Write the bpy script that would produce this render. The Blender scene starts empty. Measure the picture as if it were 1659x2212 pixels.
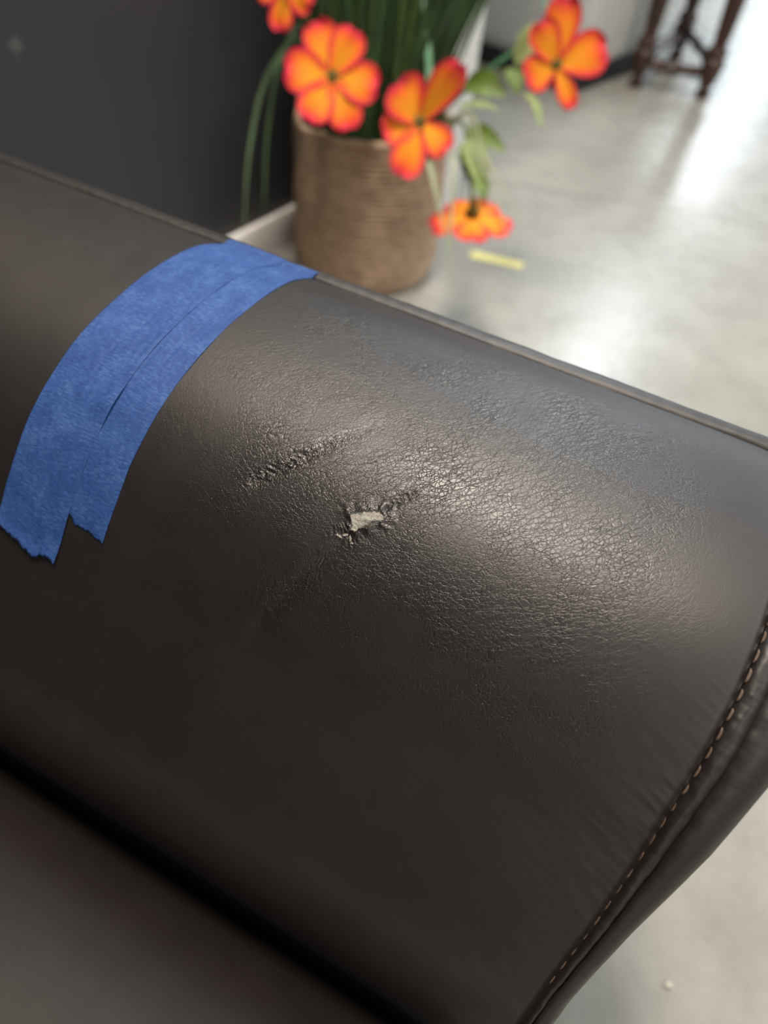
import bpy, bmesh, math, random
import numpy as np
from mathutils import Vector, Matrix

SC = bpy.context.scene
COL = SC.collection
R = math.radians
random.seed(7)
RNG = np.random.default_rng(11)

# ------------------------------------------------------------------ camera
cam_d = bpy.data.cameras.new('camera')
cam = bpy.data.objects.new('camera', cam_d)
COL.objects.link(cam)
cam_d.sensor_fit = 'HORIZONTAL'
cam_d.sensor_width = 36.0
cam_d.lens = 1671 / 1659 * 36.0
cam_d.clip_start = 0.01
_p, _r = R(47.0), R(7.0)
_fw = Vector((0, math.cos(_p), -math.sin(_p)))
_u0 = Vector((0, math.sin(_p), math.cos(_p)))
_r0 = Vector((1, 0, 0))
_rt = math.cos(_r) * _r0 + math.sin(_r) * _u0
_up = -math.sin(_r) * _r0 + math.cos(_r) * _u0
cam.matrix_world = Matrix(((_rt.x, _up.x, -_fw.x, 0), (_rt.y, _up.y, -_fw.y, 0), (_rt.z, _up.z, -_fw.z, 0.9), (0, 0, 0, 1)))
cam_d.dof.use_dof = True
cam_d.dof.focus_distance = 0.392
cam_d.dof.aperture_fstop = 5.4
SC.camera = cam

# ------------------------------------------------------------------ world, lamps, exposure
w = bpy.data.worlds.new('store_ambience')
SC.world = w
w.use_nodes = True
w.node_tree.nodes['Background'].inputs[0].default_value = (0.80, 0.90, 1.0, 1)
w.node_tree.nodes['Background'].inputs[1].default_value = 0.16
vs = SC.view_settings
vs.view_transform = 'Standard'
vs.look = 'None'
vs.gamma = 1.0
vs.use_curve_mapping = False
vs.exposure = 0.0

LAMP_H = 4.0
LDIR = Vector((0.380, 0.925, 0)).normalized()
LPERP = Vector((LDIR.y, -LDIR.x, 0))
for row, k0, k1 in ((0, 0, 9), (1, -4, 9), (2, -4, 9)):  # outer rows are unseen, added for ambience and to light basket and trim
    for k in range(k0, k1):
        c = Vector((-0.27, 1.55, LAMP_H)) + LDIR * (3.0 * k) + LPERP * (3.6 * row)
        ld = bpy.data.lights.new('tube_and_fill_light', 'AREA')
        ld.shape = 'RECTANGLE'
        ld.size = 0.30
        ld.size_y = 2.3
        ld.energy = 66.0 if row or k > 2 else 100.0
        ld.color = (0.84, 0.93, 1.0) if k >= 1 and row >= 0 else (1.0, 0.93, 0.84)
        if k < 0:  # unseen fill lamps added behind the camera to brighten the basket front
            ld.energy = 42.0
        if row == 0 and k == 0:                      # the nearest fixture: a short, warm, bright one
            ld.size, ld.size_y, ld.energy, ld.color = 0.45, 1.3, 175.0, (1.0, 0.88, 0.76)
            c = Vector((-0.19, 1.03, LAMP_H))
        lo = bpy.data.objects.new('tube_and_fill_light', ld)
        lo.location = c
        lo.rotation_euler = (0, 0, -math.atan2(LDIR.x, LDIR.y))
        COL.objects.link(lo)
# daylight from the shop front beyond the aisle
ld = bpy.data.lights.new('shop_window_light', 'AREA')
ld.shape = 'RECTANGLE'
ld.size = 9.0
ld.size_y = 4.5
ld.energy = 130.0
ld.color = (0.86, 0.94, 1.0)
lo = bpy.data.objects.new('shop_window_light', ld)
lo.location = (9.5, 18.0, 2.5)
lo.rotation_euler = (Vector((0.4, 2.0, 1.2)) - Vector((9.5, 18.0, 2.5))).to_track_quat('-Z', 'Y').to_euler()
COL.objects.link(lo)

# ------------------------------------------------------------------ node helpers
def new_mat(name):
    m = bpy.data.materials.new(name)
    m.use_nodes = True
    nt = m.node_tree
    b = nt.nodes['Principled BSDF']
    return m, nt, b

def N(nt, typ, **kw):
    n = nt.nodes.new(typ)
    for k, v in kw.items():
        if k.startswith('i_'):
            key = k[2:]
            n.inputs[int(key) if key.isdigit() else key].default_value = v
        else:
            setattr(n, k, v)
    return n

def L(nt, a, b):
    nt.links.new(a, b)

def math_n(nt, op, a, b=None, c=None):
    n = nt.nodes.new('ShaderNodeMath')
    n.operation = op
    for i, v in enumerate((a, b, c)):
        if v is None:
            continue
        if isinstance(v, (int, float)):
            n.inputs[i].default_value = v
        else:
            nt.links.new(v, n.inputs[i])
    return n.outputs[0]

def ramp(nt, fac, stops):
    n = nt.nodes.new('ShaderNodeValToRGB')
    e = n.color_ramp.elements
    while len(e) < len(stops):
        e.new(0.5)
    for i, (p, c) in enumerate(stops):
        e[i].position = p
        e[i].color = (*c, 1) if len(c) == 3 else c
    nt.links.new(fac, n.inputs[0])
    return n.outputs[0]

def mapping(nt, src, scale=(1, 1, 1), rot=(0, 0, 0)):
    n = nt.nodes.new('ShaderNodeMapping')
    n.inputs['Scale'].default_value = scale
    n.inputs['Rotation'].default_value = rot
    nt.links.new(src, n.inputs[0])
    return n.outputs[0]

def noise(nt, vec, scale, detail=3, rough=0.55):
    n = nt.nodes.new('ShaderNodeTexNoise')
    n.inputs['Scale'].default_value = scale
    n.inputs['Detail'].default_value = detail
    n.inputs['Roughness'].default_value = rough
    if vec is not None:
        nt.links.new(vec, n.inputs['Vector'])
    return n

def bump(nt, height, dist, strength=1.0, prev=None):
    n = nt.nodes.new('ShaderNodeBump')
    n.inputs['Distance'].default_value = dist
    n.inputs['Strength'].default_value = strength
    nt.links.new(height, n.inputs['Height'])
    if prev is not None:
        nt.links.new(prev, n.inputs['Normal'])
    return n.outputs[0]

def simple(name, col, rough=0.6, var=0.12, scale=40, bdist=0.0, spec=0.5, metallic=0.0):
    m, nt, b = new_mat(name)
    tc = N(nt, 'ShaderNodeTexCoord')
    nz = noise(nt, tc.outputs['Object'], scale)
    lo = tuple(x * (1 - var) for x in col)
    hi = tuple(min(1, x * (1 + var)) for x in col)
    L(nt, ramp(nt, nz.outputs[0], ((0.3, lo), (0.7, hi))), b.inputs['Base Color'])
    b.inputs['Roughness'].default_value = rough
    b.inputs['Specular IOR Level'].default_value = spec
    b.inputs['Metallic'].default_value = metallic
    if bdist:
        L(nt, bump(nt, nz.outputs[0], bdist), b.inputs['Normal'])
    return m

# ------------------------------------------------------------------ materials
def leather_mat(name, uv=True, rough=0.0, spec=0.66):
    m, nt, b = new_mat(name)
    tc = N(nt, 'ShaderNodeTexCoord')
    vec = tc.outputs['UV'] if uv else tc.outputs['Object']
    if uv:
        grain = N(nt, 'ShaderNodeAttribute', attribute_name='grain').outputs['Fac']
        scuff = N(nt, 'ShaderNodeAttribute', attribute_name='scuff').outputs['Fac']
    else:
        v = N(nt, 'ShaderNodeValue'); v.outputs[0].default_value = 0.08; grain = v.outputs[0]
        v = N(nt, 'ShaderNodeValue'); v.outputs[0].default_value = 0.0; scuff = v.outputs[0]
    # warped coordinate
    wn = noise(nt, vec, 210, 2)
    wv = N(nt, 'ShaderNodeVectorMath', operation='SUBTRACT'); L(nt, wn.outputs['Color'], wv.inputs[0]); wv.inputs[1].default_value = (0.5, 0.5, 0.5)
    ws = N(nt, 'ShaderNodeVectorMath', operation='SCALE'); L(nt, wv.outputs[0], ws.inputs[0]); ws.inputs['Scale'].default_value = 0.0020
    wa = N(nt, 'ShaderNodeVectorMath', operation='ADD'); L(nt, vec, wa.inputs[0]); L(nt, ws.outputs[0], wa.inputs[1])
    pv = wa.outputs[0]
    # pebble cells
    def cells(vec_, scale, hi):
        v_ = N(nt, 'ShaderNodeTexVoronoi', feature='DISTANCE_TO_EDGE'); v_.inputs['Scale'].default_value = scale
        L(nt, vec_, v_.inputs['Vector'])
        mr = N(nt, 'ShaderNodeMapRange', interpolation_type='SMOOTHSTEP'); mr.inputs['From Max'].default_value = hi
        L(nt, v_.outputs['Distance'], mr.inputs['Value'])
        return mr.outputs[0]
    c1 = cells(mapping(nt, pv, (1.0, 1.0, 1), (0, 0, 0)), 410, 0.10)
    # long diagonal stretch creases, stretched along their run
    c2 = cells(mapping(nt, mapping(nt, pv, (1, 1, 1), (0, 0, R(-40))), (1.0, 0.36, 1)), 330, 0.07)
    c3 = cells(mapping(nt, mapping(nt, pv, (1, 1, 1), (0, 0, R(-60))), (1.0, 0.26, 1)), 230, 0.045)
    big = noise(nt, vec, 26, 3)
    bigm = ramp(nt, big.outputs[0], ((0.36, (0.35,) * 3), (0.62, (1,) * 3)))
    gm = math_n(nt, 'MULTIPLY', grain, bigm)
    h = math_n(nt, 'MULTIPLY', c1, 0.50)
    h = math_n(nt, 'ADD', h, math_n(nt, 'MULTIPLY', c2, 0.60))
    h = math_n(nt, 'ADD', h, math_n(nt, 'MULTIPLY', c3, 0.45))
    h = math_n(nt, 'MULTIPLY', h, gm)
    fine = noise(nt, vec, 1500, 2)
    fine2 = noise(nt, mapping(nt, vec, (0.25, 1, 1)), 900, 2)
    h = math_n(nt, 'ADD', h, math_n(nt, 'MULTIPLY', fine.outputs[0], 0.22))
    h = math_n(nt, 'ADD', h, math_n(nt, 'MULTIPLY', fine2.outputs[0], 0.20))
    sn = noise(nt, mapping(nt, pv, (1, 0.7, 1)), 620, 2, 0.7)
    sc_ = cells(pv, 520, 0.3)
    h = math_n(nt, 'ADD', h, math_n(nt, 'MULTIPLY', math_n(nt, 'ADD', math_n(nt, 'MULTIPLY', sn.outputs[0], 2.2), math_n(nt, 'MULTIPLY', sc_, 1.0)), scuff))
    L(nt, bump(nt, h, 0.00016 if uv else 0.0002), b.inputs['Normal'])
    cn = noise(nt, vec, 14, 4)
    L(nt, ramp(nt, cn.outputs[0], ((0.3, (0.0085, 0.0060, 0.0054)), (0.7, (0.0135, 0.0098, 0.0084)))), b.inputs['Base Color'])
    rn = noise(nt, vec, 60, 3)
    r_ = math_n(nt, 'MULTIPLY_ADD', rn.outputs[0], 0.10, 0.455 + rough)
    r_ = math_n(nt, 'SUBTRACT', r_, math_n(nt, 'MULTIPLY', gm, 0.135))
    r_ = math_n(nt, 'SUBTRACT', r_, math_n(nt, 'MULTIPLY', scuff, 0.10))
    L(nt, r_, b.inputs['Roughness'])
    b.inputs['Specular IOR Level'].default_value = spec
    return m

M = {}
M['leather'] = leather_mat('dark_brown_leather')
M['leather_plain'] = leather_mat('dark_brown_leather_plain', uv=False)
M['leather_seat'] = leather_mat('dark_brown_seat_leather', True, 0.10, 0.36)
M['thread'] = simple('tan_thread', (0.125, 0.083, 0.060), 0.8, 0.25, 900)
M['thread_dark'] = simple('brown_thread', (0.07, 0.048, 0.036), 0.8, 0.25, 900)
M['backing'] = simple('grey_backing_cloth', (0.34, 0.325, 0.28), 0.9, 0.35, 1400, 0.0006, 0.15)
M['flake'] = simple('dull_tan_flake', (0.20, 0.185, 0.15), 0.6, 0.4, 900)
M['trim'] = simple('white_trim_paint', (0.84, 0.83, 0.80), 0.45, 0.04, 12)
M['moss'] = simple('dark_moss', (0.015, 0.016, 0.010), 0.95, 0.4, 60, 0.01)
M['liner'] = simple('dark_liner', (0.06, 0.045, 0.03), 0.9, 0.2, 60)
M['pale'] = simple('pale_grey_upholstery', (0.47, 0.47, 0.45), 0.85, 0.05, 30, 0.001)
M['dark_foot'] = simple('black_plinth', (0.010, 0.010, 0.013), 0.6, 0.1, 30)
M['yellow'] = simple('pale_yellow_tape', (0.72, 0.66, 0.22), 0.6, 0.08, 60)
M['crumb'] = simple('pale_crumb', (0.55, 0.50, 0.40), 0.8, 0.1, 200)

def wood():
    m, nt, b = new_mat('dark_mahogany')
    tc = N(nt, 'ShaderNodeTexCoord')
    nz = noise(nt, mapping(nt, tc.outputs['Object'], (40, 40, 4)), 1.5, 4)
    L(nt, ramp(nt, nz.outputs[0], ((0.3, (0.020, 0.008, 0.005)), (0.7, (0.060, 0.024, 0.014)))), b.inputs['Base Color'])
    b.inputs['Roughness'].default_value = 0.22
    return m
M['wood'] = wood()

def tape_mat():
    m, nt, b = new_mat('blue_crepe_paper')
    tc = N(nt, 'ShaderNodeTexCoord')
    uv = tc.outputs['UV']
    st = mapping(nt, uv, (0.22, 1.0, 1), (0, 0, R(12)))
    n1 = noise(nt, st, 900, 3, 0.6)
    n2 = noise(nt, uv, 60, 4)
    n3 = noise(nt, uv, 420, 3, 0.7)
    f = math_n(nt, 'ADD', math_n(nt, 'MULTIPLY', n1.outputs[0], 0.40), math_n(nt, 'MULTIPLY', n2.outputs[0], 0.35))
    f = math_n(nt, 'ADD', f, math_n(nt, 'MULTIPLY', n3.outputs[0], 0.25))
    L(nt, ramp(nt, f, ((0.36, (0.012, 0.043, 0.165)), (0.50, (0.024, 0.070, 0.228)), (0.64, (0.060, 0.130, 0.320)))), b.inputs['Base Color'])
    b.inputs['Roughness'].default_value = 0.62
    b.inputs['Specular IOR Level'].default_value = 0.3
    L(nt, bump(nt, math_n(nt, 'ADD', n1.outputs[0], n3.outputs[0]), 0.00022), b.inputs['Normal'])
    return m
M['tape'] = tape_mat()

def wall_mat():
    m, nt, b = new_mat('charcoal_wall_paint')
    tc = N(nt, 'ShaderNodeTexCoord')
    o = tc.outputs['Object']
    nz = noise(nt, o, 3, 4)
    base = ramp(nt, nz.outputs[0], ((0.3, (0.030, 0.032, 0.037)), (0.7, (0.037, 0.040, 0.045))))
    # small rubbed mark
    sub = N(nt, 'ShaderNodeVectorMath', operation='DISTANCE'); L(nt, N(nt, 'ShaderNodeNewGeometry').outputs['Position'], sub.inputs[0])
    sub.inputs[1].default_value = (-0.589, 1.1636, 0.507)
    d = math_n(nt, 'ADD', sub.outputs['Value'], math_n(nt, 'MULTIPLY', noise(nt, o, 70).outputs[0], 0.03))
    mk = N(nt, 'ShaderNodeMapRange'); mk.inputs['From Min'].default_value = 0.030; mk.inputs['From Max'].default_value = 0.012
    L(nt, d, mk.inputs['Value'])
    mx = N(nt, 'ShaderNodeMix', data_type='RGBA'); L(nt, mk.outputs[0], mx.inputs[0]); L(nt, base, mx.inputs[6]); mx.inputs[7].default_value = (0.11, 0.12, 0.115, 1)
    L(nt, mx.outputs[2], b.inputs['Base Color'])
    b.inputs['Roughness'].default_value = 0.5
    L(nt, bump(nt, noise(nt, o, 350, 2).outputs[0], 0.0006), b.inputs['Normal'])
    return m
M['wall'] = wall_mat()

def concrete():
    m, nt, b = new_mat('polished_concrete')
    tc = N(nt, 'ShaderNodeTexCoord')
    p = N(nt, 'ShaderNodeNewGeometry').outputs['Position']
    n1 = noise(nt, p, 1.6, 5, 0.6)
    n2 = noise(nt, p, 9, 5, 0.6)
    n3 = noise(nt, p, 90, 3)
    f = math_n(nt, 'ADD', math_n(nt, 'MULTIPLY', n1.outputs[0], 0.5), math_n(nt, 'MULTIPLY', n2.outputs[0], 0.35))
    f = math_n(nt, 'ADD', f, math_n(nt, 'MULTIPLY', n3.outputs[0], 0.15))
    L(nt, ramp(nt, f, ((0.36, (0.235, 0.230, 0.207)), (0.5, (0.290, 0.284, 0.254)), (0.64, (0.345, 0.339, 0.302)))), b.inputs['Base Color'])
    L(nt, math_n(nt, 'MULTIPLY_ADD', n2.outputs[0], 0.14, 0.21), b.inputs['Roughness'])
    b.inputs['Specular IOR Level'].default_value = 0.5
    L(nt, bump(nt, n2.outputs[0], 0.004, 0.35), b.inputs['Normal'])
    return m
M['concrete'] = concrete()

def jute():
    m, nt, b = new_mat('jute_rope')
    tc = N(nt, 'ShaderNodeTexCoord')
    o = tc.outputs['Object']
    n1 = noise(nt, mapping(nt, o, (1, 1, 7)), 34, 4, 0.65)
    n2 = noise(nt, o, 9, 3)
    n3 = noise(nt, mapping(nt, o, (1, 1, 3)), 160, 3)
    f = math_n(nt, 'ADD', math_n(nt, 'MULTIPLY', n1.outputs[0], 0.5), math_n(nt, 'MULTIPLY', n2.outputs[0], 0.3))
    f = math_n(nt, 'ADD', f, math_n(nt, 'MULTIPLY', n3.outputs[0], 0.2))
    L(nt, ramp(nt, f, ((0.36, (0.300, 0.200, 0.128)), (0.5, (0.520, 0.365, 0.250)), (0.64, (0.68, 0.500, 0.350)))), b.inputs['Base Color'])
    b.inputs['Roughness'].default_value = 0.9
    b.inputs['Specular IOR Level'].default_value = 0.15
    L(nt, bump(nt, n3.outputs[0], 0.003), b.inputs['Normal'])
    return m
M['jute'] = jute()

def petal_mat():
    m, nt, b = new_mat('orange_silk_petal')
    tc = N(nt, 'ShaderNodeTexCoord')
    sp = N(nt, 'ShaderNodeSeparateXYZ'); L(nt, tc.outputs['UV'], sp.inputs[0])
    u, v = sp.outputs[0], sp.outputs[1]
    av = math_n(nt, 'ABSOLUTE', v)
    nz = noise(nt, mapping(nt, tc.outputs['UV'], (1.2, 9, 1)), 2.0, 3)
    e = math_n(nt, 'MAXIMUM', math_n(nt, 'POWER', u, 3.4), math_n(nt, 'MULTIPLY', math_n(nt, 'POWER', av, 2.6), 0.95))
    e = math_n(nt, 'ADD', e, math_n(nt, 'MULTIPLY', math_n(nt, 'SUBTRACT', nz.outputs[0], 0.5), 0.42))
    L(nt, ramp(nt, e, ((0.0, (0.80, 0.30, 0.016)), (0.22, (0.84, 0.205, 0.016)), (0.48, (0.80, 0.090, 0.030)), (0.75, (0.66, 0.030, 0.065)))), b.inputs['Base Color'])
    b.inputs['Roughness'].default_value = 0.7
    b.inputs['Specular IOR Level'].default_value = 0.2
    return m
M['petal'] = petal_mat()
M['throat'] = simple('olive_throat', (0.13, 0.10, 0.012), 0.8, 0.3, 200)
M['stamen'] = simple('dark_stamen', (0.10, 0.06, 0.01), 0.8, 0.3, 200)
M['leaf'] = simple('olive_green_leaf', (0.105, 0.165, 0.020), 0.55, 0.3, 50)
M['leaf_pale'] = simple('pale_green_leaf', (0.215, 0.275, 0.085), 0.6, 0.2, 50)
M['stem'] = simple('olive_stem', (0.085, 0.115, 0.020), 0.6, 0.2, 40)
M['grass'] = simple('dark_green_blade', (0.036, 0.082, 0.024), 0.6, 0.4, 12)
M['grass_mid'] = simple('mid_green_blade', (0.080, 0.125, 0.028), 0.6, 0.35, 12)
M['grass_teal'] = simple('teal_green_blade', (0.075, 0.230, 0.105), 0.5, 0.15, 12)
M['grass_pale'] = simple('pale_green_blade', (0.30, 0.34, 0.20), 0.6, 0.15, 12)

# ------------------------------------------------------------------ mesh helpers
def link_mesh(name, verts, faces, mat, parent=None, smooth=True, uvs=None):
    me = bpy.data.meshes.new(name)
    me.from_pydata([tuple(v) for v in verts], [], [tuple(f) for f in faces])
    if smooth:
        me.polygons.foreach_set('use_smooth', [True] * len(me.polygons))
    if uvs is not None:
        ul = me.uv_layers.new(name='UVMap')
        li = np.empty(len(me.loops), np.int32)
        me.loops.foreach_get('vertex_index', li)
        ul.data.foreach_set('uv', np.asarray(uvs, np.float32)[li].ravel())
    me.materials.append(M[mat] if isinstance(mat, str) else mat)
    me.update()
    ob = bpy.data.objects.new(name, me)
    COL.objects.link(ob)
    if parent is not None:
        ob.parent = parent
    return ob

def grid_mesh(name, P, mat, parent=None, uv=None, keep=None, attrs=None, smooth=True):
    """P: (n, m, 3) array of points"""
    n, m = P.shape[:2]
    idx = np.arange(n * m).reshape(n, m)
    q = np.stack((idx[:-1, :-1], idx[1:, :-1], idx[1:, 1:], idx[:-1, 1:]), -1).reshape(-1, 4)
    if keep is not None:
        q = q[keep.reshape(-1)]
    me = bpy.data.meshes.new(name)
    V = P.reshape(-1, 3).astype(np.float32)
    me.vertices.add(len(V)); me.vertices.foreach_set('co', V.ravel())
    me.loops.add(q.size); me.loops.foreach_set('vertex_index', q.ravel().astype(np.int32))
    me.polygons.add(len(q))
    me.polygons.foreach_set('loop_start', np.arange(0, q.size, 4, dtype=np.int32))
    me.polygons.foreach_set('loop_total', np.full(len(q), 4, np.int32))
    if uv is not None:
        ul = me.uv_layers.new(name='UVMap')
        ul.data.foreach_set('uv', uv.reshape(-1, 2)[q.ravel()].astype(np.float32).ravel())
    for k, a in (attrs or {}).items():
        at = me.attributes.new(k, 'FLOAT', 'POINT')
        at.data.foreach_set('value', a.reshape(-1).astype(np.float32))
    me.update(calc_edges=True)
    me.validate()
    if smooth:
        me.polygons.foreach_set('use_smooth', [True] * len(me.polygons))
    me.materials.append(M[mat])
    ob = bpy.data.objects.new(name, me)
    COL.objects.link(ob)
    if parent is not None:
        ob.parent = parent
    return ob

def empty(name, loc, label, cat, group=None):
    o = bpy.data.objects.new(name, None)
    o.empty_display_size = 0.05
    o.location = loc
    COL.objects.link(o)
    o['label'] = label
    o['category'] = cat
    if group:
        o['group'] = group
    return o

def rel(parent, ob):
    """keep world placement of geometry written in world coordinates"""
    ob.parent = parent
    ob.matrix_parent_inverse = Matrix.Translation(-Vector(parent.location))
    return ob

def struct(o):
    o['kind'] = 'structure'
    return o

def box_obj(name, cen, size, rotz, mat, bevel=0.0, seg=2, parent=None):
    bm = bmesh.new()
    bmesh.ops.create_cube(bm, size=1.0)
    for v in bm.verts:
        v.co = Vector((v.co.x * size[0], v.co.y * size[1], v.co.z * size[2]))
    if bevel:
        bmesh.ops.bevel(bm, geom=bm.edges[:], offset=bevel, segments=seg, affect='EDGES', profile=0.5)
    rm = Matrix.Translation(cen) @ Matrix.Rotation(rotz, 4, 'Z')
    bm.transform(rm)
    me = bpy.data.meshes.new(name)
    bm.to_mesh(me); bm.free()
    if bevel:
        me.polygons.foreach_set('use_smooth', [True] * len(me.polygons))
    me.materials.append(M[mat])
    ob = bpy.data.objects.new(name, me)
    COL.objects.link(ob)
    if parent is not None:
        rel(parent, ob)
    return ob

def tube_geo(pts, rad, sides=6, caps=True):
    """pts list of Vectors, rad list or number"""
    pts = [Vector(p) for p in pts]
    n = len(pts)
    rads = rad if isinstance(rad, (list, tuple)) else [rad] * n
    V, F = [], []
    ref = Vector((0.3, 0.2, 0.93))
    for i, p in enumerate(pts):
        t = (pts[min(i + 1, n - 1)] - pts[max(i - 1, 0)]).normalized()
        x = t.cross(ref)
        if x.length < 1e-4:
            x = t.cross(Vector((1, 0, 0)))
        x.normalize(); y = t.cross(x)
        for k in range(sides):
            a = 2 * math.pi * k / sides
            V.append(p + (x * math.cos(a) + y * math.sin(a)) * rads[i])
    for i in range(n - 1):
        for k in range(sides):
            F.append((i * sides + k, i * sides + (k + 1) % sides, (i + 1) * sides + (k + 1) % sides, (i + 1) * sides + k))
    if caps:
        F.append(tuple(range(sides))[::-1])
        F.append(tuple(range((n - 1) * sides, n * sides)))
    return V, F

def spline(pts, n=16):
    """Catmull-Rom through points"""
    P = [Vector(p) for p in pts]
    P = [P[0] * 2 - P[1]] + P + [P[-1] * 2 - P[-2]]
    out = []
    segs = len(P) - 3
    for j in range(n + 1):
        f = j / n * segs
        i = min(int(f), segs - 1); t = f - i
        a, b, c, d = P[i:i + 4]
        out.append(0.5 * ((2 * b) + (c - a) * t + (2 * a - 5 * b + 4 * c - d) * t * t + (3 * b - a - 3 * c + d) * t ** 3))
    return out

# ------------------------------------------------------------------ floor, wall, trim
fl_rot = R(-5.9)
floor = struct(box_obj('floor', (2.0, 9.0, -0.06), (44, 44, 0.10), 0, 'concrete'))
JX = Vector((math.cos(fl_rot), math.sin(fl_rot), 0)); JY = Vector((-JX.y, JX.x, 0))
J0 = Vector((0.662, 2.056, 0))
SL = 5.0; gap = 0.004
for i in range(-2, 3):
    for j in range(-3, 3):
        cx, cy = -2.2 + (i + 0.5) * SL, (j + 0.5) * SL
        c = J0 + JX * cx + JY * cy
        bx = box_obj('concrete_slab', (c.x, c.y, -0.005), (SL - gap, SL - gap, 0.010), fl_rot, 'concrete')
        rel(floor, bx)

WN = Vector((math.sin(R(59)), -math.cos(R(59)), 0))      # wall face normal
WD = Vector((math.cos(R(59)), math.sin(R(59)), 0))       # along the wall
WP = Vector((-0.33, 1.568, 0))                           # on the baseboard face
wa_ = R(59)
def wall_box(name, a0, a1, d0, d1, z0, z1, mat, bevel=0.0):
    c = WP + WD * ((a0 + a1) / 2) + WN * ((d0 + d1) / 2) + Vector((0, 0, (z0 + z1) / 2))
    return struct(box_obj(name, c, (a1 - a0, d1 - d0, z1 - z0), wa_, mat, bevel))
A_END = 0.535
wall_box('wall_left', -5.0, 0.30, -0.16, -0.014, 0, 2.7, 'wall')
wall_box('baseboard_left', -5.0, 0.28, -0.014, 0.0, 0, 0.082, 'trim', 0.003)
# short projecting return at the end of the partition, with its white corner board
wall_box('wall_end', 0.285, A_END - 0.11, -0.16, 0.155, 0, 2.7, 'wall')
tr = wall_box('trim_1', A_END - 0.11, A_END, -0.02, 0.165, 0, 2.7, 'trim', 0.004)

# ------------------------------------------------------------------ sofa armrest profile
OO = np.array([0.22768614, 0.34116416, 0.62])
AX = np.array([0.917651, -0.39738727, 0.0])      # towards the front of the sofa
NX = np.array([-0.39738727, -0.917651, 0.0])     # towards the seat
ZZ = np.array([0, 0, 1.0])
PU = np.array([0, .03, .067, .111, .148, .184, .208, .232, .257, .279, .293, .3005, .302, .298, .298])
PV = np.array([0, .011, .0145, .0105, 0, -.022, -.047, -.079, -.112, -.1415, -.159, -.177, -.200, -.24, -.36])
def dense(pu, pv, n=1200):
    t = np.r_[0, np.cumsum(np.hypot(np.diff(pu), np.diff(pv)))]
    tt = np.linspace(0, t[-1], n)
    def cub(y):
        m = np.gradient(y, t)
        i = np.clip(np.searchsorted(t, tt, side='right') - 1, 0, len(t) - 2)
        h = t[i + 1] - t[i]; x = (tt - t[i]) / h
        return (2*x**3-3*x**2+1)*y[i]+(x**3-2*x**2+x)*h*m[i]+(-2*x**3+3*x**2)*y[i+1]+(x**3-x**2)*h*m[i+1]
    u, v = cub(pu), cub(pv)
    T = np.r_[0, np.cumsum(np.hypot(np.diff(u), np.diff(v)))]
    return T, u, v
PT, PUD, PVD = dense(PU, PV)
_du, _dv = np.gradient(PUD, PT), np.gradient(PVD, PT)
_k = np.ones(41) / 41
_du = np.convolve(np.pad(_du, 20, mode='edge'), _k, 'valid'); _dv = np.convolve(np.pad(_dv, 20, mode='edge'), _k, 'valid')
_ln = np.hypot(_du, _dv); _du /= _ln; _dv /= _ln
def prof(t):
    """u, v and outward normal of the arm's cross-section at arc length t; t < 0 runs over the outer edge"""
    t = np.asarray(t, float)
    tc = np.clip(t, 0, PT[-1])
    u, v = np.interp(tc, PT, PUD), np.interp(tc, PT, PVD)
    nu, nv = -np.interp(tc, PT, _dv), np.interp(tc, PT, _du)
    u = u + np.where(t < 0, t, 0)
    return u, v, nu, nv
S0T = np.array([-.1, 0, .08, .135, .172, .205, .232, .265, .30, .33, .365, .40, .48])
S0S = np.array([0, 0, .003, .0036, .0032, .0010, -.0015, -.0040, -.0078, -.0122, -.0169, -.0215, -.03])
def s0(t):
    return np.interp(t, S0T, S0S)
def value_noise(x, y, seed=0):
    r = np.random.default_rng(seed).random((256, 256))
    xi, yi = np.floor(x).astype(int), np.floor(y).astype(int)
    fx, fy = x - xi, y - yi
    fx = fx * fx * (3 - 2 * fx); fy = fy * fy * (3 - 2 * fy)
    g = lambda a, b: r[a % 256, b % 256]
    return (g(xi, yi) * (1 - fx) + g(xi + 1, yi) * fx) * (1 - fy) + (g(xi, yi + 1) * (1 - fx) + g(xi + 1, yi + 1) * fx) * fy - 0.5
def seg_coord(s, t, a, b):
    """distance from the segment a-b and position along it (metres, signed distance)"""
    ax, ay = a; bx, by = b
    dx, dy = bx - ax, by - ay
    ln = math.hypot(dx, dy); dx /= ln; dy /= ln
    al = (s - ax) * dx + (t - ay) * dy
    ds = (s - ax) * -dy + (t - ay) * dx
    over = np.maximum(0, np.maximum(-al, al - ln))
    return ds, al, ln, over
TEAR = np.array([(-.1945, .1722), (-.1900, .1690), (-.1862, .1668), (-.1818, .1640), (-.1797, .1652), (-.1770, .1672), (-.1782, .1700), (-.1812, .1718), (-.1826, .1758), (-.1856, .1770), (-.1880, .1800), (-.1917, .1805), (-.1912, .1768)])
def in_poly(s, t, poly):
    ins = np.zeros(s.shape, bool)
    n = len(poly)
    for i in range(n):
        x0, y0 = poly[i]; x1, y1 = poly[(i + 1) % n]
        c = (y0 > t) != (y1 > t)
        ins ^= c & (s < (x1 - x0) * (t - y0) / (y1 - y0 + 1e-12) + x0)
    return ins
def poly_dist(s, t, poly):
    d = np.full(s.shape, 1e9)
    n = len(poly)
    for i in range(n):
        ds, al, ln, over = seg_coord(s, t, poly[i], poly[(i + 1) % n])
        d = np.minimum(d, np.hypot(ds, over))
    return d
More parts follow.
